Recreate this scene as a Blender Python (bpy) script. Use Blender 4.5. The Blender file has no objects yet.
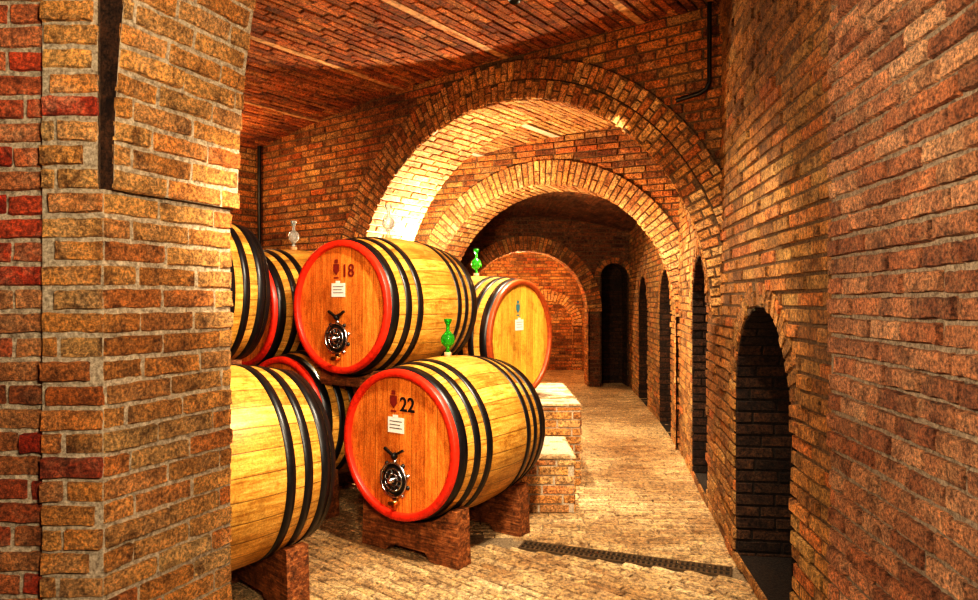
import bpy, math, random
from mathutils import Vector, Matrix
random.seed(7)
R_=random.random
def U(a,b): return a+(b-a)*R_()
F=680.0; CH=1.5
scene=bpy.context.scene
scene.view_settings.view_transform='Standard'
for lk in ('High Contrast','Standard - High Contrast','Medium High Contrast'):
    try:
        scene.view_settings.look=lk; break
    except Exception: pass
print('LOOK',scene.view_settings.look)
scene.view_settings.exposure=0.42

# ---------------------------------------------------------------- materials
def newmat(name):
    m=bpy.data.materials.new(name); m.use_nodes=True
    nt=m.node_tree; nt.nodes.clear()
    out=nt.nodes.new('ShaderNodeOutputMaterial'); b=nt.nodes.new('ShaderNodeBsdfPrincipled')
    nt.links.new(b.outputs[0],out.inputs[0])
    return m,nt,b
def noise(nt,scale,detail=4,rough=0.6,vec=None):
    n=nt.nodes.new('ShaderNodeTexNoise'); n.inputs['Scale'].default_value=scale
    n.inputs['Detail'].default_value=detail; n.inputs['Roughness'].default_value=rough
    if vec: nt.links.new(vec,n.inputs['Vector'])
    return n.outputs['Fac']
def ramp(nt,fac,stops,interp='LINEAR'):
    r=nt.nodes.new('ShaderNodeValToRGB'); cr=r.color_ramp; cr.interpolation=interp
    while len(cr.elements)<len(stops): cr.elements.new(0.5)
    for e,(p,c) in zip(cr.elements,stops):
        e.position=p; e.color=(c[0],c[1],c[2],1)
    nt.links.new(fac,r.inputs['Fac']); return r.outputs['Color']
def mix(nt,fac,a,b,mode='MIX'):
    m=nt.nodes.new('ShaderNodeMix'); m.data_type='RGBA'; m.blend_type=mode
    if isinstance(fac,(int,float)): m.inputs[0].default_value=fac
    else: nt.links.new(fac,m.inputs[0])
    for i,v in ((6,a),(7,b)):
        if isinstance(v,tuple): m.inputs[i].default_value=(v[0],v[1],v[2],1)
        else: nt.links.new(v,m.inputs[i])
    return m.outputs[2]
def math_(nt,op,a,b=None):
    m=nt.nodes.new('ShaderNodeMath'); m.operation=op
    for i,v in ((0,a),(1,b)):
        if v is None: continue
        if isinstance(v,(int,float)): m.inputs[i].default_value=v
        else: nt.links.new(v,m.inputs[i])
    return m.outputs[0]
def bump(nt,b,h,strength,dist):
    n=nt.nodes.new('ShaderNodeBump'); n.inputs['Strength'].default_value=strength
    n.inputs['Distance'].default_value=dist
    nt.links.new(h,n.inputs['Height']); nt.links.new(n.outputs[0],b.inputs['Normal'])
def objvec(nt):
    return nt.nodes.new('ShaderNodeTexCoord').outputs['Object']

def brickmat(name,cols,rough=0.8,grain=90,bstr=1.0,contrast=0.72,bloom=(0.66,0.50,0.33),bamt=0.5):
    m,nt,b=newmat(name)
    v=objvec(nt)
    g=nt.nodes.new('ShaderNodeNewGeometry')
    n=len(cols)
    base=ramp(nt,g.outputs['Random Per Island'],[(i/(n-1),c) for i,c in enumerate(cols)])
    n1=noise(nt,grain,6,0.85,v); n2=noise(nt,13,6,0.75,v); n3=noise(nt,1.1,3,0.5,v); n4=noise(nt,6,8,0.8,v)
    bl=ramp(nt,n4,[(0.50,(0,0,0)),(0.64,(bamt,)*3)])
    base=mix(nt,bl,base,bloom)
    sp=ramp(nt,n1,[(0.40,(1-contrast,(1-contrast)*.92,(1-contrast)*.85)),(0.5,(0.95,)*3),(0.60,(1.75,1.68,1.5))])
    c=mix(nt,1.0,base,sp,'MULTIPLY')
    st=ramp(nt,n2,[(0.33,(0.30,0.23,0.18)),(0.48,(0.98,0.97,0.95)),(0.68,(1.4,1.30,1.12))])
    c=mix(nt,1.0,c,st,'MULTIPLY')
    st3=ramp(nt,n3,[(0.35,(0.66,0.55,0.45)),(0.65,(1.15,1.15,1.12))])
    c=mix(nt,1.0,c,st3,'MULTIPLY')
    nt.links.new(c,b.inputs['Base Color']); b.inputs['Roughness'].default_value=rough
    h=math_(nt,'ADD',n1,math_(nt,'MULTIPLY',n2,1.5))
    bump(nt,b,h,bstr,0.014)
    return m
def mortarmat(name,c0,c1):
    m,nt,b=newmat(name); v=objvec(nt)
    n1=noise(nt,70,6,0.8,v)
    c=ramp(nt,n1,[(0.38,c0),(0.62,c1)])
    nt.links.new(c,b.inputs['Base Color']); b.inputs['Roughness'].default_value=0.9
    bump(nt,b,n1,0.9,0.01); return m
M_mort=mortarmat('mortar_grey',(0.22,0.16,0.10),(0.74,0.61,0.43))
M_mortn=mortarmat('mortar_near',(0.12,0.08,0.05),(0.46,0.35,0.24))
M_mortd=mortarmat('mortar_dark',(0.05,0.028,0.014),(0.26,0.155,0.075))
M_mortf=mortarmat('mortar_floor',(0.12,0.08,0.045),(0.40,0.29,0.17))
M_mortp=mortarmat('mortar_pale',(0.35,0.28,0.18),(0.75,0.62,0.46))
M_mortk=mortarmat('mortar_shade',(0.010,0.006,0.004),(0.05,0.03,0.018))  # near-black, paints the darkness inside niches and back door into the mortar colour
B_pier=brickmat('brick_pier',[(0.50,0.25,0.08),(0.68,0.35,0.11),(0.54,0.32,0.13),(0.76,0.44,0.16),(0.62,0.24,0.07),(0.60,0.42,0.20)],contrast=.62,bamt=.35)
B_red=brickmat('brick_red',[(0.52,0.055,0.018),(0.44,0.17,0.07),(0.56,0.28,0.12),(0.46,0.035,0.012),(0.6,0.34,0.16)],contrast=.62,bamt=.35)
B_near=brickmat('brick_near_right',[(0.46,0.22,0.13),(0.62,0.35,0.21),(0.32,0.14,0.08),(0.56,0.25,0.13),(0.74,0.49,0.33)],bamt=.4)
B_wall=brickmat('brick_wall',[(0.42,0.15,0.04),(0.60,0.26,0.075),(0.20,0.07,0.025),(0.58,0.33,0.12),(0.50,0.13,0.03)],grain=60,bamt=.3)
B_right=brickmat('brick_right',[(0.38,0.19,0.06),(0.54,0.28,0.09),(0.22,0.10,0.03),(0.46,0.28,0.10),(0.52,0.18,0.05)],grain=60,bamt=.3)
B_ceil=brickmat('brick_ceiling',[(0.40,0.11,0.03),(0.54,0.19,0.05),(0.20,0.05,0.018),(0.58,0.25,0.08)],grain=60,bamt=.2)
B_arch=brickmat('brick_arch',[(0.60,0.30,0.10),(0.72,0.42,0.16),(0.44,0.17,0.055),(0.78,0.52,0.25),(0.62,0.24,0.08)],grain=60,bamt=.4)
B_floor=brickmat('brick_floor',[(0.52,0.38,0.21),(0.64,0.49,0.29),(0.44,0.30,0.16),(0.68,0.54,0.34)],rough=0.45,grain=45,bstr=0.8,contrast=.6)
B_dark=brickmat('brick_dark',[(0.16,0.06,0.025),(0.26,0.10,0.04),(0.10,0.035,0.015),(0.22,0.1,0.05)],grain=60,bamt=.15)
B_black=brickmat('brick_shade',[(0.05,0.022,0.011),(0.09,0.04,0.018),(0.03,0.014,0.008)],grain=60,bamt=.04)  # near-black brick, paints the dark of niche and door recesses as colour

def simple(name,col,rough=0.5,metal=0.0,ns=40,amt=0.3,bs=0.2):
    m,nt,b=newmat(name); v=objvec(nt); n=noise(nt,ns,4,0.6,v)
    c=ramp(nt,n,[(0.3,tuple(x*(1-amt) for x in col)),(0.7,tuple(min(1,x*(1+amt)) for x in col))])
    nt.links.new(c,b.inputs['Base Color']); b.inputs['Roughness'].default_value=rough
    b.inputs['Metallic'].default_value=metal
    bump(nt,b,n,bs,0.003); return m
M_hoop=simple('hoop_black',(0.010,0.009,0.010),0.38,0.0)
M_rim=simple('rim_red',(0.66,0.035,0.012),0.38)
M_rimb=simple('rim_brown',(0.34,0.07,0.015),0.4)
M_paper=simple('label_paper',(0.85,0.82,0.75),0.6,0,60,0.08)
M_black=simple('paint_black',(0.012,0.01,0.01),0.5)
M_emb=simple('paint_redbrown',(0.20,0.02,0.012),0.5)
M_teal=simple('paint_teal',(0.04,0.2,0.25),0.5)
M_steel=simple('steel',(0.6,0.6,0.6),0.25,1.0)
M_iron=simple('iron_dark',(0.03,0.028,0.026),0.4,0.6)
M_grate=simple('grate_iron',(0.12,0.08,0.045),0.5,0.3)
M_brass=simple('brass',(0.7,0.45,0.15),0.3,1.0)
M_cork=simple('cork',(0.5,0.3,0.15),0.8)
M_band=simple('ceiling_band',(0.50,0.27,0.12),0.8,0,25,0.6)
def stand_mat():
    m,nt,b=newmat('stand_wood'); v=objvec(nt)
    mp=nt.nodes.new('ShaderNodeMapping'); nt.links.new(v,mp.inputs[0]); mp.inputs['Scale'].default_value=(2,14,22)
    n=noise(nt,3,6,0.7,mp.outputs[0]); n2=noise(nt,25,6,.8,v)
    c=ramp(nt,n,[(0.3,(0.06,0.018,0.007)),(0.5,(0.22,0.075,0.022)),(0.7,(0.46,0.20,0.07))])
    c=mix(nt,1.0,c,ramp(nt,n2,[(.4,(.4,.36,.33)),(.6,(1.5,1.45,1.4))]),'MULTIPLY')
    nt.links.new(c,b.inputs['Base Color']); b.inputs['Roughness'].default_value=0.6
    bump(nt,b,n,0.8,0.008); return m
M_stand=stand_mat()
def wood_common(nt,c,v,amount=(.6,.54,.46)):
    n=noise(nt,5,7,.75,v)
    c=mix(nt,1.0,c,ramp(nt,n,[(.35,amount),(.5,(1,1,1)),(.7,(1.15,1.12,1.05))]),'MULTIPLY')
    n2=noise(nt,120,3,.7,v)
    c=mix(nt,1.0,c,ramp(nt,n2,[(.35,(.75,.7,.64)),(.6,(1.12,1.1,1.08))]),'MULTIPLY')
    return c
def stave_mat(name,cols,N=30):
    m,nt,b=newmat(name); v=objvec(nt)
    s=nt.nodes.new('ShaderNodeSeparateXYZ'); nt.links.new(v,s.inputs[0])
    ang=math_(nt,'ARCTAN2',s.outputs[0],s.outputs[2])
    k=math_(nt,'MULTIPLY',math_(nt,'ADD',ang,math.pi),N/(2*math.pi))
    fl=math_(nt,'FLOOR',k); fr=math_(nt,'FRACT',k)
    wn=nt.nodes.new('ShaderNodeTexWhiteNoise'); wn.noise_dimensions='1D'; nt.links.new(fl,wn.inputs['W'])
    cv=nt.nodes.new('ShaderNodeCombineXYZ')
    nt.links.new(math_(nt,'MULTIPLY',k,2.2),cv.inputs[0]); nt.links.new(math_(nt,'MULTIPLY',s.outputs[1],2.0),cv.inputs[1])
    nt.links.new(math_(nt,'MULTIPLY',wn.outputs[0],30),cv.inputs[2])
    g=noise(nt,3.0,8,0.8,cv.outputs[0])
    c=ramp(nt,g,[(0.32,cols[0]),(0.5,cols[1]),(0.68,cols[2])])
    t=ramp(nt,wn.outputs[0],[(0,(0.68,0.62,0.5)),(1,(1.15,1.12,1.05))])
    c=mix(nt,1.0,c,t,'MULTIPLY')
    gap=ramp(nt,fr,[(0.0,(0.2,)*3),(0.04,(1,)*3),(0.96,(1,)*3),(1.0,(0.2,)*3)])
    c=mix(nt,1.0,c,gap,'MULTIPLY')
    c=wood_common(nt,c,v)
    nt.links.new(c,b.inputs['Base Color']); b.inputs['Roughness'].default_value=0.38
    bump(nt,b,mix(nt,0.5,g,gap),0.4,0.005); return m
def head_mat(name,cols,w=0.095):
    m,nt,b=newmat(name); v=objvec(nt)
    s=nt.nodes.new('ShaderNodeSeparateXYZ'); nt.links.new(v,s.inputs[0])
    k=math_(nt,'DIVIDE',s.outputs[0],w); fl=math_(nt,'FLOOR',k); fr=math_(nt,'FRACT',k)
    wn=nt.nodes.new('ShaderNodeTexWhiteNoise'); wn.noise_dimensions='1D'; nt.links.new(fl,wn.inputs['W'])
    cv=nt.nodes.new('ShaderNodeCombineXYZ')
    nt.links.new(math_(nt,'MULTIPLY',s.outputs[0],60),cv.inputs[0]); nt.links.new(math_(nt,'MULTIPLY',s.outputs[2],3.0),cv.inputs[1])
    nt.links.new(math_(nt,'MULTIPLY',wn.outputs[0],30),cv.inputs[2])
    g=noise(nt,1.6,8,0.8,cv.outputs[0])
    c=ramp(nt,g,[(0.32,cols[0]),(0.5,cols[1]),(0.68,cols[2])])
    t=ramp(nt,wn.outputs[0],[(0,(0.76,0.7,0.64)),(1,(1.15,1.12,1.05))])
    c=mix(nt,1.0,c,t,'MULTIPLY')
    gap=ramp(nt,fr,[(0.0,(0.25,)*3),(0.03,(1,)*3),(0.97,(1,)*3),(1.0,(0.25,)*3)])
    c=mix(nt,1.0,c,gap,'MULTIPLY')
    c=wood_common(nt,c,v,amount=(.6,.5,.42))
    nt.links.new(c,b.inputs['Base Color']); b.inputs['Roughness'].default_value=0.38
    bump(nt,b,g,0.4,0.004); return m
M_stave=stave_mat('oak_staves',[(0.36,0.15,0.022),(0.76,0.43,0.095),(0.95,0.68,0.24)])
M_head=head_mat('oak_head_orange',[(0.40,0.085,0.012),(0.82,0.27,0.045),(0.98,0.46,0.12)])
M_heady=head_mat('oak_head_yellow',[(0.55,0.28,0.025),(0.88,0.56,0.09),(1.0,0.76,0.22)])
def glass(name,col):
    m,nt,b=newmat(name); b.inputs['Base Color'].default_value=(*col,1)
    b.inputs['Transmission Weight'].default_value=0.75; b.inputs['Roughness'].default_value=0.08
    b.inputs['IOR'].default_value=1.3; return m
G_green=glass('glass_green',(0.06,0.55,0.05)); G_clear=glass('glass_clear',(0.7,0.75,0.73))

# ---------------------------------------------------------------- mesh builder
class MB:
    def __init__(s): s.v=[]; s.f=[]; s.m=[]; s.mats=[]; s.sm=[]
    def mi(s,mat):
        if mat not in s.mats: s.mats.append(mat)
        return s.mats.index(mat)
    def add(s,vs,fs,mat,smooth=False):
        o=len(s.v); s.v.extend([tuple(x) for x in vs]); k=s.mi(mat)
        for f in fs: s.f.append(tuple(i+o for i in f)); s.m.append(k); s.sm.append(smooth)
    def obj(s,name,parent=None):
        me=bpy.data.meshes.new(name); me.from_pydata(s.v,[],s.f)
        for mt in s.mats: me.materials.append(mt)
        me.polygons.foreach_set('material_index',s.m); me.polygons.foreach_set('use_smooth',s.sm)
        me.update()
        ob=bpy.data.objects.new(name,me); scene.collection.objects.link(ob)
        if parent: ob.parent=parent
        return ob
    def box(s,x0,x1,y0,y1,z0,z1,mat,M=None):
        vs=[Vector((x,y,z)) for z in (z0,z1) for y in (y0,y1) for x in (x0,x1)]
        if M: vs=[M@p for p in vs]
        s.add(vs,[(0,2,3,1),(4,5,7,6),(0,1,5,4),(2,6,7,3),(0,4,6,2),(1,3,7,5)],mat)

def sheet(mb,mp,a0,a1,b0,b1,mat,mort,bw=0.235,bh=0.056,m=0.011,depth=0.010,mask=None,bmask=None,fine=False,jit=0.004,back=True,cell=0.12,off=0.0,skip=0.0,alt=None,altp=0.0):
    step=bh+m; j=0; b=b0
    while b<b1-0.008:
        be=min(b+bh,b1)
        L=bw+m
        a=a0-((0.5 if j%2 else 0.0)*L+off+(U(-0.03,0.03)))%L
        while a<a1:
            w=bw*U(0.88,1.0)
            lo=max(a,a0); hi=min(a+w,a1)
            if hi-lo>0.02:
                runs=[(lo,hi)]
                if mask:
                    n=10; runs=[]; cur=None
                    bc=(b+be)/2
                    for i in range(n):
                        x=lo+(hi-lo)*(i+0.5)/n
                        if mask(x,bc):
                            if cur is None: cur=[lo+(hi-lo)*i/n,0]
                            cur[1]=lo+(hi-lo)*(i+1)/n
                        elif cur: runs.append(tuple(cur)); cur=None
                    if cur: runs.append(tuple(cur))
                for (p,q) in runs:
                    if q-p<0.03: continue
                    if R_()<skip: continue
                    mt=alt if (alt and R_()<altp) else mat
                    brick(mb,mp,p,q,b,be,depth+U(-jit,jit),mt,fine)
            a+=w+m
        b+=step; j+=1
    if back:
        na=max(1,int((a1-a0)/cell)); nb=max(1,int((b1-b0)/cell))
        bm=bmask or mask
        idx={}; vs=[]; fs=[]
        def vi(i,k):
            if (i,k) not in idx:
                idx[(i,k)]=len(vs); vs.append(mp(a0+(a1-a0)*i/na,b0+(b1-b0)*k/nb,0.0))
            return idx[(i,k)]
        for i in range(na):
            for k in range(nb):
                if bm and not bm(a0+(a1-a0)*(i+.5)/na,b0+(b1-b0)*(k+.5)/nb): continue
                fs.append((vi(i,k),vi(i+1,k),vi(i+1,k+1),vi(i,k+1)))
        mb.add(vs,fs,mort)
def brick(mb,mp,p,q,b,be,h,mat,fine):
    if not fine:
        vs=[mp(p,b,-0.004),mp(q,b,-0.004),mp(q,be,-0.004),mp(p,be,-0.004)]
        e1,e2,e3,e4=[U(0.001,0.006) for _ in range(4)]
        t=U(-.003,.003)
        vs+=[mp(p+e1,b+e2,h+t),mp(q-e3,b+e4,h),mp(q-e1,be-e3,h+U(-.002,.002)),mp(p+e2,be-e4,h+t)]
        mb.add(vs,[(4,5,6,7),(0,1,5,4),(1,2,6,5),(2,3,7,6),(3,0,4,7)],mat)
        return
    L=q-p; H=be-b
    n=max(2,int(L/0.03))
    xs=[p,p+0.004]+[p+L*i/n for i in range(1,n)]+[q-0.004,q]
    ys=[b,b+0.004,b+H*.5,be-0.004,be]
    vs=[];nx=len(xs);ny=len(ys)
    tl=U(-.004,.004); tb=U(-.003,.003)
    db=U(-.002,.002); sk=U(-.003,.003)
    for jy,y in enumerate(ys):
        for ix,x in enumerate(xs):
            ed=ix in(0,nx-1) or jy in(0,ny-1)
            near=ix in(1,nx-2) or jy in(1,ny-2)
            jx=U(-.002,.002) if ed or near else 0; jy_=(U(-.003,.003) if ed or near else 0)+db+sk*(x-p)/L
            hh=-0.004 if ed else (h*0.92 if near else h)+U(-.002,.002)+tl*(x-p)/L+tb*(y-b)/H
            vs.append(mp(x+jx,y+jy_,hh))
    fs=[(jy*nx+ix,jy*nx+ix+1,(jy+1)*nx+ix+1,(jy+1)*nx+ix) for jy in range(ny-1) for ix in range(nx-1)]
    mb.add(vs,fs,mat,False)

def plane(O,e,n,up=Vector((0,0,1))):
    O=Vector(O); e=Vector(e).normalized(); n=Vector(n).normalized()
    return lambda a,b,h: O+e*a+up*b+n*h

def arch(mb,O,e,n,c,zs,R,ring,depth,mat,mort,legs=(True,True),proud=0.02,soffmat=None,z0=0.0,two=False,soffmort=None):
    O=Vector(O); e=Vector(e).normalized(); n=Vector(n).normalized(); z=Vector((0,0,1))
    soffmat=soffmat or mat
    def face(b_,a_,h):
        th=b_/R
        r=R+a_
        return O+e*(c+r*math.cos(th))+z*(zs+r*math.sin(th))+n*(h+proud)
    if two and ring>0.26:
        sheet(mb,lambda a,b,h:face(b,a,h),0,ring*.5-.006,0,math.pi*R,mat,mort,bw=ring*.5-.006,bh=0.052,m=0.010,cell=0.1)
        sheet(mb,lambda a,b,h:face(b,a+ring*.5,h),0.0,ring*.5,0,math.pi*R,mat,mort,bw=ring*.5,bh=0.046,m=0.009,cell=0.1)
    else:
        sheet(mb,lambda a,b,h:face(b,a,h),0,ring,0,math.pi*R,mat,mort,bw=ring*1.2,bh=0.052,m=0.010,cell=0.1,off=0)
    l1=zs-z0 if legs[0] else 0; l2=zs-z0 if legs[1] else 0
    tot=l1+math.pi*R+l2
    def tun(a,b,h):
        if b<l1: p=O+e*(c-R)+z*(z0+b); nn=e
        elif b<l1+math.pi*R:
            th=math.pi-(b-l1)/R; p=O+e*(c+R*math.cos(th))+z*(zs+R*math.sin(th)); nn=-(e*math.cos(th)+z*math.sin(th))
        else: p=O+e*(c+R)+z*(zs-(b-l1-math.pi*R)); nn=-e
        return p+n*(proud-a)+nn*h
    sheet(mb,tun,0,depth,0,tot,soffmat,soffmort or mort,cell=0.1)

def lathe(mb,prof,mat,M=None,seg=24,smooth=True):
    vs=[];fs=[]
    for (r,z) in prof:
        for i in range(seg):
            t=2*math.pi*i/seg; p=Vector((r*math.cos(t),r*math.sin(t),z)); vs.append(M@p if M else p)
    for k in range(len(prof)-1):
        for i in range(seg):
            j=(i+1)%seg; fs.append((k*seg+i,k*seg+j,(k+1)*seg+j,(k+1)*seg+i))
    mb.add(vs,fs,mat,smooth)

# ---------------------------------------------------------------- right wall
RP=[(0.80,-1.7),(1.0,0.3),(1.17,1.65),(1.30,2.95),(1.355,3.4),(1.42,3.92),(1.50,4.38),(1.68,5.5),(1.91,6.8),(2.12,8.5),(2.45,11.9)]
def RX(y):
    for (x0,y0),(x1,y1) in zip(RP,RP[1:]):
        if y<=y1: return x0+(x1-x0)*(y-y0)/(y1-y0)
    return RP[-1][0]
def rn(y):
    d=Vector((RX(y+.3)-RX(y-.3),0.6,0)).normalized(); return Vector((-d.y,d.x,0)),d
def mpR(a,b,h):
    n,_=rn(a); return Vector((RX(a),a,b))+n*h
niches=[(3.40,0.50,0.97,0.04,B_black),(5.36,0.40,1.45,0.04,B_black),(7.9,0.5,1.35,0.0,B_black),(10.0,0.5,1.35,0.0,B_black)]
def nin(a,b,ex=0.0):
    for (yc,r,zs,z0,_) in niches:
        if b<z0: continue
        if b<zs:
            if abs(a-yc)<r+(ex if ex<0.05 else 0.0): return True
        elif (a-yc)**2+(b-zs)**2<(r+ex)**2: return True
    return False
mb=MB()
sheet(mb,mpR,2.35,11.85,0,3.7,B_right,M_mortd,mask=lambda a,b:not nin(a,b,0.12),bmask=lambda a,b:not nin(a,b,0.03),cell=0.05,jit=0.008)
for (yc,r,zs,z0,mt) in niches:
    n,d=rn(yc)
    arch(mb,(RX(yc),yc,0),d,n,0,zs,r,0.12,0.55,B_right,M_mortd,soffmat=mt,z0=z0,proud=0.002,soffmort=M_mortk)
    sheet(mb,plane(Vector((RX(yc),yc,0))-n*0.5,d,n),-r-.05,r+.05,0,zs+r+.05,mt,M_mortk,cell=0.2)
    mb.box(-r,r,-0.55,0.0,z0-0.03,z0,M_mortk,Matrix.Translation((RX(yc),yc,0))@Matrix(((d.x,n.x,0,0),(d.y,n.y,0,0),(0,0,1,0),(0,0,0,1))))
sheet(mb,lambda a,b,h:mpR(a,b,h+0.05),-1.6,2.36,0,3.7,B_near,M_mortn,fine=True,depth=0.014,jit=0.006,bw=.19,m=.010)
mb.add([mpR(2.36,0,0.05),mpR(2.36,0,-.02),mpR(2.36,3.7,-.02),mpR(2.36,3.7,0.05)],[(0,1,2,3)],M_mortd)
mb.obj('wall_right')

# ---------------------------------------------------------------- arch wall 1
PR=Vector((1.50,4.38,0)); D1=Vector((-.8,.6,0)); T1=Vector((.6,.8,0)); N1=-T1
def am(c,zs,R,ex,noright=False):
    def f(a,b):
        if b<zs:
            if noright and a<c: return False
            return abs(a-c)>R+(ex if ex<.06 else 0.02)
        return (a-c)**2+(b-zs)**2>(R+ex)**2
    return f
mb=MB()
c1,z1,R1=1.76,1.38,1.70
sheet(mb,plane(PR,D1,N1),-0.1,5.1,0,3.6,B_wall,M_mortd,mask=am(c1,z1,R1,0.31,True),bmask=am(c1,z1,R1,0.1,True),cell=0.05,jit=.006)  # dark mortar puts occlusion-like shade between the bricks into the colour
mb.obj('wall_front_arch')
mb=MB()
arch(mb,PR,D1,N1,c1,z1,R1,0.30,0.65,B_arch,M_mortd,legs=(False,True),two=True,soffmort=M_mortp)
mb.obj('brick_arch')
# ---------------------------------------------------------------- arch wall 2
P2=Vector((1.91,6.8,0)); D2=Vector((-.9,.43,0)).normalized(); N2=Vector((-.43,-.9,0)).normalized()
c2,z2,R2=1.47,1.33,1.43
mb=MB()
sheet(mb,plane(P2,D2,N2),-0.6,5.5,0,3.6,B_wall,M_mortd,mask=am(c2,z2,R2,0.27),bmask=am(c2,z2,R2,0.1),cell=0.05)
mb.obj('wall_middle_arch')
mb=MB()
arch(mb,P2,D2,N2,c2,z2,R2,0.26,0.5,B_arch,M_mortd,legs=(True,True))
mb.obj('brick_arch')
# ---------------------------------------------------------------- back wall with arch and door
mb=MB()
P3=Vector((-3,11.8,0)); E3=Vector((1,0,0)); N3=Vector((0,-1,0))
m3=am(3.65,1.3,1.07,0.24)
def d3(a,b,ex): 
    if b<1.9: return abs(a-5.17)>0.24
    return (a-5.17)**2+(b-1.9)**2>(0.24+ex)**2
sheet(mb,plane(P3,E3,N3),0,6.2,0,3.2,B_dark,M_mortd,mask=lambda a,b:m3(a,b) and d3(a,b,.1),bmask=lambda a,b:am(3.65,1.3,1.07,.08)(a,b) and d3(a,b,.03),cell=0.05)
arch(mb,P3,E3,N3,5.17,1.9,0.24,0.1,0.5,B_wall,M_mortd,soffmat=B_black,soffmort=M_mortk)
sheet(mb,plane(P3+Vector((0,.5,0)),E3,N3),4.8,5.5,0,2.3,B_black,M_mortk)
mb.obj('wall_back')
mb=MB(); arch(mb,P3,E3,N3,3.65,1.3,1.07,0.24,0.45,B_wall,M_mortd); mb.obj('brick_arch')
mb=MB()
sheet(mb,plane((-3,14.6,0),E3,N3),0,6.2,0,3.2,B_wall,M_mortd)
sheet(mb,plane((2.0,12.2,0),(0,1,0),(-1,0,0)),0,2.5,0,3.2,B_wall,M_mortd)
sheet(mb,plane((-1.6,12.2,0),(0,1,0),(1,0,0)),0,2.5,0,3.2,B_wall,M_mortd)
arch(mb,(-3,14.58,0),E3,N3,4.25,.95,.55,.2,.05,B_arch,M_mortd,soffmat=B_arch)
mb.obj('wall_end')
mb=MB()
L0=PR+D1*5.03
sheet(mb,plane(L0,T1,-D1),-7.5,0.0,0,3.4,B_wall,M_mortd)
mb.obj('wall_left')
mb=MB()
sheet(mb,plane((-1.9,7.3,0),(0.3,1.0,0),(1,-.3,0)),0,2.2,0,3.5,B_wall,M_mortd)
sheet(mb,plane((-1.35,8.4,0),(0,1,0),(1,0,0)),0,3.5,0,3.2,B_wall,M_mortd)
mb.obj('wall_left_inner')
mb=MB()
sheet(mb,plane((-7.5,-1.6,0),(1,0,0),(0,1,0)),0,8.6,0,3.6,B_wall,M_mortd,bw=.3,cell=.4)
mb.obj('wall_rear')
mb=MB()
sheet(mb,plane((-4.2,-1.6,0),(0,1,0),(1,0,0)),0,3.9,0,3.6,B_wall,M_mortd,cell=.4)
mb.obj('wall_left_near')

# ---------------------------------------------------------------- ceilings
def zc1(s): return 3.43-(0.025*(s-1.6)**2 if s>1.6 else 0.004*(s-1.6)**2)
mb=MB()
sheet(mb,lambda a,b,h:PR+T1*a+D1*b+Vector((0,0,zc1(b)-h)),-9,0.03,-4.2,5.2,B_ceil,M_mortd,cell=.3,jit=.006)
for s in (-.6,.55,1.7,2.85,4.0):
    vs=[];hh=0.014
    for t in (-8.5,0.0):
        for ds,dz in ((-.03,0.01),(-.03,-hh),(.03,-hh),(.03,0.01)):
            vs.append(PR+T1*t+D1*(s+ds)+Vector((0,0,zc1(s)+dz)))
    mb.add(vs,[(0,1,5,4),(1,2,6,5),(2,3,7,6)],M_band)
mb.obj('ceiling')
mb=MB()
def zc2(s): return 3.32-0.05*(s-1.5)**2
sheet(mb,lambda a,b,h:PR+T1*a+D1*b+Vector((0,0,zc2(b)-h)),0.05,4.8,-2.4,4.6,B_arch,M_mortd,cell=.3,mask=lambda a,b:(PR+T1*a+D1*b-P2).dot(N2)>-.3)
for s in (-.3,.6,1.5,2.4,3.3):
    vs=[]
    for t in (0.1,3.6):
        for ds,dz in ((-.045,0.01),(-.045,-.02),(.045,-.02),(.045,0.01)):
            vs.append(PR+T1*t+D1*(s+ds)+Vector((0,0,zc2(s)+dz)))
    mb.add(vs,[(0,1,5,4),(1,2,6,5),(2,3,7,6)],M_mortp)
mb.obj('ceiling_middle')
mb=MB()
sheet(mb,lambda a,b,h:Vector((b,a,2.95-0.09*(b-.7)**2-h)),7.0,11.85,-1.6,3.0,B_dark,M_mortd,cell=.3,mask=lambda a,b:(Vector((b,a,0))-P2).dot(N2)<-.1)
sheet(mb,lambda a,b,h:Vector((a,b,2.6-h)),-1.7,2.1,12.0,14.7,B_arch,M_mortd,cell=.3)
mb.obj('ceiling_back')

# ---------------------------------------------------------------- floor
def dl(x): return 4.17-(x-.22)*0.375
mb=MB()
FZ=-0.012
def inside(x,y): return x<RX(y)+.1
sheet(mb,lambda a,b,h:Vector((a,b,FZ+h)),-6.5,2.8,3.0,14.7,B_floor,M_mortd,bw=.24,bh=.052,m=.008,depth=.010,jit=.002,
      mask=lambda x,y: inside(x,y) and y>dl(x)+0.08 and x>-.2-.0*(y),back=False)
def fm(a,b,h): return Vector((0,0,FZ+h))+Vector((.75,-.66,0))*a+Vector((.66,.75,0))*b
def mf(a,b):
    p=fm(a,b,0); 
    return inside(p.x,p.y) and p.y>-1.7 and p.x>-5.5 and (p.y<dl(p.x)-0.08 if p.x>-.2 else p.y<9)
sheet(mb,fm,-9,5,-5,7.5,B_floor,M_mortd,bw=.24,bh=.052,m=.008,depth=.010,jit=.002,mask=mf,back=False)
mb.add([(-7.6,-1.7,FZ),(3.2,-1.7,FZ),(3.2,14.8,FZ),(-7.6,14.8,FZ)],[(0,1,2,3)],M_mortf)
mb.obj('floor')

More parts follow.
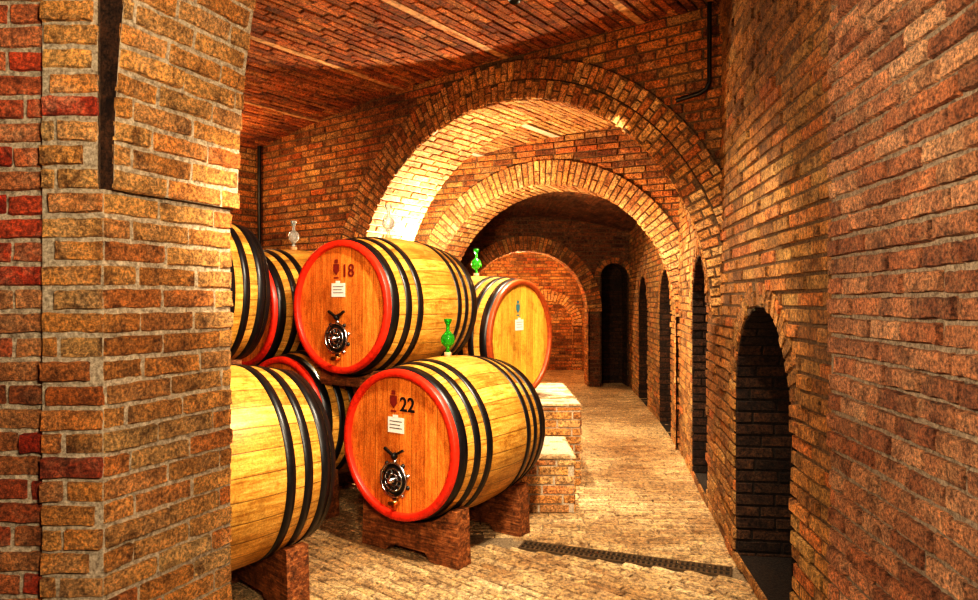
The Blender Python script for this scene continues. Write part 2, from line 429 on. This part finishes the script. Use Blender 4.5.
mb=MB()
p0=Vector((.20,dl(.20),0)); p1=Vector((1.34,dl(1.34),0)); L=(p1-p0).length; ex=(p1-p0).normalized()
Mx=Matrix(((ex.x,-ex.y,0,p0.x),(ex.y,ex.x,0,p0.y),(0,0,1,0),(0,0,0,1)))
mb.box(0,L,-.06,.06,-.02,-.009,M_black,Mx)
mb.box(0,L,-.068,-.055,-.01,.003,M_grate,Mx); mb.box(0,L,.055,.068,-.01,.003,M_grate,Mx); mb.box(0,L,-.005,.005,-.01,.002,M_grate,Mx)
mb.box(0,.012,-.06,.06,-.01,.003,M_grate,Mx); mb.box(L-.012,L,-.06,.06,-.01,.003,M_grate,Mx)
k=0.03
while k<L-.02:
    mb.box(k,k+.014,-.056,.056,-.008,.002,M_grate,Mx); k+=.030
mb.obj('drain_grate')

# ---------------------------------------------------------------- left pier
A=Vector((-1.078,1.9,0)); Bp=Vector((-.888,2.35,0)); eAB=(Bp-A).normalized(); nAB=Vector((eAB.y,-eAB.x,0)); LAB=(Bp-A).length
mb=MB()
ZS=1.81
FK=dict(fine=True,depth=.011,jit=.005,m=.011)
sheet(mb,plane(A,eAB,nAB),0.0,LAB-.01,0,ZS,B_pier,M_mort,bw=.215,**FK)
front=plane(A,(-1,0,0),(0,-1,0))
sheet(mb,front,0.0,0.17,0,ZS,B_pier,M_mort,off=.1,alt=B_red,altp=.12,**FK)
sheet(mb,front,0.015,0.17,ZS,3.6,B_pier,M_mort,off=.1,alt=B_red,altp=.12,**FK)
front2=plane(A+Vector((0,.02,0)),(-1,0,0),(0,-1,0))
sheet(mb,front2,0.17,3.1,0,3.6,B_red,M_mort,off=.14,**FK)
def prism(pts,z0,z1,mat):
    n=len(pts); vs=[(p[0],p[1],z0) for p in pts]+[(p[0],p[1],z1) for p in pts]
    fs=[tuple(range(n,2*n)),tuple(range(n))]+[(i,(i+1)%n,(i+1)%n+n,i+n) for i in range(n)]
    mb.add(vs,fs,mat)
xk=A.x-.17
prism([(A.x-.003,A.y+.003),(Bp.x-.006,Bp.y),(-4.2,2.35),(-4.2,1.924),(xk,1.924),(xk,1.903)],0,ZS,M_mort)
Ai=A-nAB*.07; Bi=Bp-nAB*.07
prism([(A.x-.015,1.903),(A.x-.03,2.0),(-4.2,2.0),(-4.2,1.924),(xk,1.924),(xk,1.903)],ZS,3.6,M_mortd)
prism([(Ai.x,Ai.y+.07),(Bi.x,Bi.y),(-4.2,2.35),(-4.2,1.95)],ZS,3.6,M_mortd)
RS=3.3
def oo(z): dz=z-ZS; return .03+RS-math.sqrt(RS*RS-dz*dz)
def slab(a,b,h): return A+eAB*a+nAB*(oo(b)+h)+Vector((0,0,b))
a_s=.008
sheet(mb,slab,a_s,LAB-.005,ZS,3.55,B_pier,M_mort,bw=.215,off=.06,**FK)
zs=[ZS+i*(3.55-ZS)/20 for i in range(21)]
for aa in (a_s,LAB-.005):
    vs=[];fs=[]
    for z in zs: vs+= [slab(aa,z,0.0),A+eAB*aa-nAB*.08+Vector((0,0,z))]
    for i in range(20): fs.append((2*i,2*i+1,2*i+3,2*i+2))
    mb.add(vs,fs,B_black)  # end faces coloured near-black to paint the shadowed slot beside the slab
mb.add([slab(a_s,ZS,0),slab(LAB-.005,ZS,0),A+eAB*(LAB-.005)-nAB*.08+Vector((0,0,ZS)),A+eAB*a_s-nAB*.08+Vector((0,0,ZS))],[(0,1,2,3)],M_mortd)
mb.obj('brick_pier')

# ---------------------------------------------------------------- brick plinths
def brickbox(name,x0,x1,y0,y1,z1,mat,top):
    mb=MB()
    mb.box(x0+.0,x1,y0,y1,0,z1-.001,M_mortp)
    sheet(mb,plane((x0,y0,0),(1,0,0),(0,-1,0)),0,x1-x0,0,z1-.03,mat,M_mortp,back=False)
    sheet(mb,plane((x1,y0,0),(0,1,0),(1,0,0)),0,y1-y0,0,z1-.03,mat,M_mortp,back=False)
    sheet(mb,lambda a,b,h:Vector((x0+a,y0+b,z1-.012+h)),-.01,x1-x0+.015,-.015,y1-y0,top,M_mortp,back=False)
    return mb.obj(name)
brickbox('brick_plinth',-.48,.74,5.52,6.9,.66,B_arch,B_floor)
brickbox('brick_plinth',.14,.60,4.80,5.49,.40,B_arch,B_floor)

# ---------------------------------------------------------------- barrels
def arc_r(y,re,rb,hl): return rb-(rb-re)*(y/hl)**2
def barrel(cx,cy,cz,th,hl=.48,re=.425,rb=.48,headmat=M_head,number=None,fit=True,name='wine_barrel',lock=None,cradle=None,labels=True,rim=None):
    E=bpy.data.objects.new(name,None); scene.collection.objects.link(E)
    E.location=(cx,cy,cz); E.rotation_euler=(0,0,-math.radians(th)); E.empty_display_size=.3
    Q=Matrix.Rotation(-math.pi/2,4,'X')
    mb=MB()
    prof=[(arc_r(-hl+2*hl*i/24,re,rb,hl),-hl+2*hl*i/24) for i in range(25)]
    lathe(mb,prof,M_stave,Q,96); mb.obj('staves',E)
    mb=MB()
    for sgn in (-1,1):
        pr=[(arc_r(hl-.028,re,rb,hl)+.006,hl-.030),(re+.007,hl-.003),(re+.002,hl+.002),(re-.028,hl+.002),(re-.032,hl-.003),(re-.034,hl-.030)]
        pr=[(r,z*sgn) for r,z in pr]
        lathe(mb,pr,(rim or M_rim) if sgn<0 else M_hoop,Q,96)
    mb.obj('chime_rims',E)
    mb=MB()
    for sgn in (-1,1):
        vs=[Vector((0,sgn*(hl-.028),0))]; n=64
        for i in range(n):
            t=2*math.pi*i/n; vs.append(Vector(((re-.032)*math.cos(t),sgn*(hl-.028),(re-.032)*math.sin(t))))
        mb.add(vs,[(0,1+i,1+(i+1)%n) for i in range(n)],headmat)
    mb.obj('heads',E)
    mb=MB()
    for sgn in (-1,1):
        for (d0,w) in ((.030,.062),(.145,.048),(.245,.048)):
            ya=hl-d0; yb=hl-d0-w
            ra=arc_r(ya,re,rb,hl); rb_=arc_r(yb,re,rb,hl)
            pr=[(ra-.002,ya),(ra+.005,ya-.001),(rb_+.005,yb+.001),(rb_-.002,yb)]
            lathe(mb,[(r,z*sgn) for r,z in pr],M_hoop,Q,96)
            for dy in (.3,.7):
                t=.9+sgn*.5; y=(ya+(yb-ya)*dy)*sgn; r=ra+.004
                mb.box(-.005,.005,-.005,.005,0,.006,M_iron,Matrix.Translation((r*math.cos(t),y,r*math.sin(t))))
    mb.obj('hoops',E)
    yf=-(hl-.028)-.002
    if labels:
        mb=MB()
        mb.box(-.085,.04,yf-.002,yf,.065,.155,M_paper)
        mb.box(-.045,-.005,yf-.003,yf-.002,.155,.17,M_paper)
        for k in range(3): mb.box(-.070,.025-.015*(k%2),yf-.0032,yf-.002,.130-.020*k,.134-.020*k,M_black if labels!='t' else M_teal)
        em=M_emb if labels!='t' else M_teal
        pts=[(-.07,.28),(-.015,.28),(-.015,.235),(-.042,.205),(-.07,.235)]
        mb.add([(x,yf-.001,z) for x,z in pts],[(0,1,2,3,4)],em)
        mb.box(-.058,-.027,yf-.001,yf,.286,.31,em)
        mb.box(-.063,-.022,yf-.001,yf,.185,.195,em)
        mb.obj('label',E)
    if number:
        cu=bpy.data.curves.new('number','FONT'); cu.body=number; cu.size=.115; cu.extrude=.0008; cu.offset=.002
        to=bpy.data.objects.new('number',cu); scene.collection.objects.link(to)
        to.rotation_euler=(math.pi/2,0,0); to.location=(.008,yf-.002,.196); to.parent=E
        cu.materials.append(M_black if number=='22' else M_emb)
    if fit:
        mb=MB(); Q2=Matrix.Translation((-.03,yf,-.205))@Matrix.Rotation(math.pi/2,4,'X')@Matrix.Scale(1.1,4)
        lathe(mb,[(0.001,.016),(.07,.016),(.078,.010),(.085,.0)],M_iron,Q2,40)
        for rr in (.088,.058,.03):
            pr=[(rr+.006*math.cos(t),.014+.006*math.sin(t)) for t in [i*math.pi/4 for i in range(9)]]
            lathe(mb,pr,M_steel,Q2,40)
        for k in range(10):
            a=k*math.pi/5
            mb.box(.033,.056,-.004,.004,.014,.022,M_steel,Q2@Matrix.Rotation(a,4,'Z'))
            M3=Q2@Matrix.Rotation(a+.3,4,'Z')@Matrix.Translation((.097,0,0))
            lathe(mb,[(.001,.014),(.009,.011),(.012,.0)],M_iron if k%2 else M_steel,M3,10)
        lathe(mb,[(.001,.05),(.014,.046),(.014,.02),(.02,.012)],M_steel,Q2,20)
        for sg in (-1,1):
            mb.box(0,.075,-.006,.006,.006,.018,M_iron,Q2@Matrix.Translation((0,.125,0))@Matrix.Rotation(sg*.5+(math.pi if sg<0 else 0),4,'Z'))
        lathe(mb,[(.001,.024),(.014,.02),(.018,.0)],M_iron,Q2@Matrix.Translation((0,.125,0)),14)
        lathe(mb,[(.012,0),(.012,.05),(.001,.052)],M_brass,Q2@Matrix.Translation((.02,-.115,0)),14)
        mb.box(.0,.04,-.125,-.105,.04,.052,M_brass,Q2)
        mb.obj('hatch_fitting',E)
    if lock:
        mb=MB(); T=Matrix.Translation((0,0,rb-.004))
        lathe(mb,[(.001,.0),(.026,.0),(.022,.03),(.001,.03)],M_cork,T,16)
        lathe(mb,[(.012,.03),(.010,.055),(.02,.065),(.040,.085),(.046,.11),(.040,.135),(.02,.155),(.011,.165),(.012,.2),(.024,.225),(.026,.24),(.022,.24),(.009,.2),(.001,.198)],lock,T,24)
        mb.obj('glass_airlock',E)
    if cradle:
        mb=MB()
        zb,hw=cradle
        for yy in (-hl+.16,hl-.16):
            r=arc_r(abs(yy)-.06,re,rb,hl)+.003
            n=16; tm=math.asin(min(.999,(hw-.05)/r))
            top=[(r*math.sin(-tm+2*tm*i/n),-r*math.cos(-tm+2*tm*i/n)) for i in range(n+1)]
            outer=[(-hw,top[0][1])]+top+[(hw,top[-1][1])]
            hgt=outer[0][1]-zb
            vs=[]; bot=[]
            for (x,z) in outer:
                xb=x*1.04; nz=zb
                if hgt>.2 and abs(x)<hw*.45: nz=zb+.045
                bot.append((xb,nz))
            m=len(outer)
            for dy in (-.06,.06):
                for (x,z) in outer: vs.append((x,yy+dy,z))
                for (x,z) in bot: vs.append((x,yy+dy,z))
            fs=[]
            for i in range(m-1):
                fs.append((i,i+1,m+i+1,m+i)); o=2*m
                fs.append((o+i,o+m+i,o+m+i+1,o+i+1))
                fs.append((i,o+i,o+i+1,i+1)); fs.append((m+i,m+i+1,o+m+i+1,o+m+i))
            fs.append((0,m,3*m,2*m)); fs.append((m-1,3*m-1,4*m-1,2*m-1))
            mb.add(vs,fs,M_stand)
        mb.obj('cradle',E)
    return E
zl=.665
fl_c=(-zl,.36)
barrel(-.26,4.30,zl,35,number='22',lock=G_green,cradle=fl_c)
barrel(-1.405,3.29,.68,43,cradle=(-.68,.36),rb=.50,re=.44)
barrel(-1.20,5.17,zl,35,cradle=fl_c)
barrel(-2.60,4.58,.68,43,cradle=(-.68,.36),fit=False)
barrel(-2.25,5.95,zl,35,cradle=fl_c,fit=False)
zu=1.455
cz=(.93-zu,.27)
barrel(-.71,4.80,zu,34,number='18',lock=G_clear,cradle=cz)
barrel(-1.58,5.5,zu-.03,38,lock=G_clear,cradle=cz)
barrel(-2.0,4.15,1.55,43,cradle=(1.0-1.55,.27),rb=.49,re=.435)
barrel(-.11,5.88,1.185,-55,headmat=M_heady,re=.475,rb=.52,fit=False,rim=M_rimb,lock=G_green,labels='t',cradle=(-.523,.3))
# ---------------------------------------------------------------- pipes and ceiling lamps
def tube(name,pts,r,mat):
    cu=bpy.data.curves.new(name,'CURVE'); cu.dimensions='3D'; cu.bevel_depth=r; cu.bevel_resolution=4
    sp=cu.splines.new('POLY'); sp.points.add(len(pts)-1)
    for p,q in zip(sp.points,pts): p.co=(*q,1)
    cu.materials.append(mat); o=bpy.data.objects.new(name,cu); scene.collection.objects.link(o); return o
w=lambda s,z,h=.06:tuple(PR+D1*s+N1*h+Vector((0,0,z)))
tube('conduit_pipe',[w(.06,3.42),w(.06,2.9),w(.08,2.86),w(.12,2.84),w(.28,2.82)],.015,M_iron)
tube('conduit_pipe',[w(4.9,3.15),w(4.9,.0)],.02,M_iron)
def lampfix(x,y,z):
    mb=MB(); T=Matrix.Translation((x,y,z))
    lathe(mb,[(.001,0),(.05,0),(.05,-.02),(.035,-.05),(.03,-.02),(.001,-.02)],M_iron,T,20)
    return mb.obj('ceiling_spotlight')
q=PR+T1*-.9+D1*1.0; lampfix(q.x,q.y,zc1(1.0)-.012)
q=PR+T1*1.2+D1*1.0; lampfix(q.x,q.y,zc2(1.0)-.012)

# ---------------------------------------------------------------- lights
def pt(x,y,z,p,col,r=.05):
    l=bpy.data.lights.new('lamp_light','POINT'); l.energy=p; l.color=col; l.shadow_soft_size=r
    o=bpy.data.objects.new('lamp_light',l); scene.collection.objects.link(o); o.location=(x,y,z); return o
def spot(x,y,z,tgt,p,col,ang=90,r=.1,bl=.6):
    l=bpy.data.lights.new('spot_light','SPOT'); l.energy=p; l.color=col; l.spot_size=math.radians(ang); l.spot_blend=bl; l.shadow_soft_size=r
    o=bpy.data.objects.new('spot_light',l); scene.collection.objects.link(o); o.location=(x,y,z)
    o.rotation_euler=(Vector(tgt)-Vector((x,y,z))).to_track_quat('-Z','Y').to_euler(); return o
W=(1.0,.84,.60); W2=(1.0,.88,.68); O_=(1.0,.66,.34)
pt(-.50,6.75,1.85,180,(1.0,.86,.60),.05)
pt(1.1,8.9,2.35,8,O_,.03)
pt(.5,12.7,2.35,130,O_,.05)
pt(.2,0.6,2.7,30,W,.25)
spot(.4,2.4,3.2,(-.5,4.4,.7),370,W2,80,.10,.4)
spot(-.55,1.6,2.0,(-.6,4.6,1.0),85,W,70,.12,.6)        # fill on the barrel heads
spot(.3,0.1,1.9,(-.95,2.2,1.5),150,W2,75,.12,.7)
spot(-.5,1.0,1.9,(1.25,2.1,1.3),110,W2,100,.12,.8)
spot(.3,5.6,3.0,(1.3,6.9,0),250,W2,100,.05)  # added, unseen spot to brighten the corridor floor
spot(.9,4.6,2.9,(.2,5.6,1.1),60,W2,60,.05)  # extra unseen spot put in to light the yellow barrel head
spot(.5,3.0,3.1,(1.1,4.4,0),120,W2,80,.08)
spot(-.2,3.3,2.0,(0,5.6,3.0),42,O_,120,.08)  # unseen upward wash, added in place of bounce on the ceiling
pt(-2.6,6.3,2.7,22,O_,.05)
wd=bpy.data.worlds.new('world'); scene.world=wd; wd.use_nodes=True
wd.node_tree.nodes['Background'].inputs[0].default_value=(.5,.3,.15,1); wd.node_tree.nodes['Background'].inputs[1].default_value=.05

cam=bpy.data.cameras.new('camera'); cam.sensor_width=36; cam.lens=F/978*36; cam.clip_start=.05
co=bpy.data.objects.new('camera',cam); scene.collection.objects.link(co); co.location=(0,0,CH); co.rotation_euler=(math.pi/2,0,0)
scene.camera=co
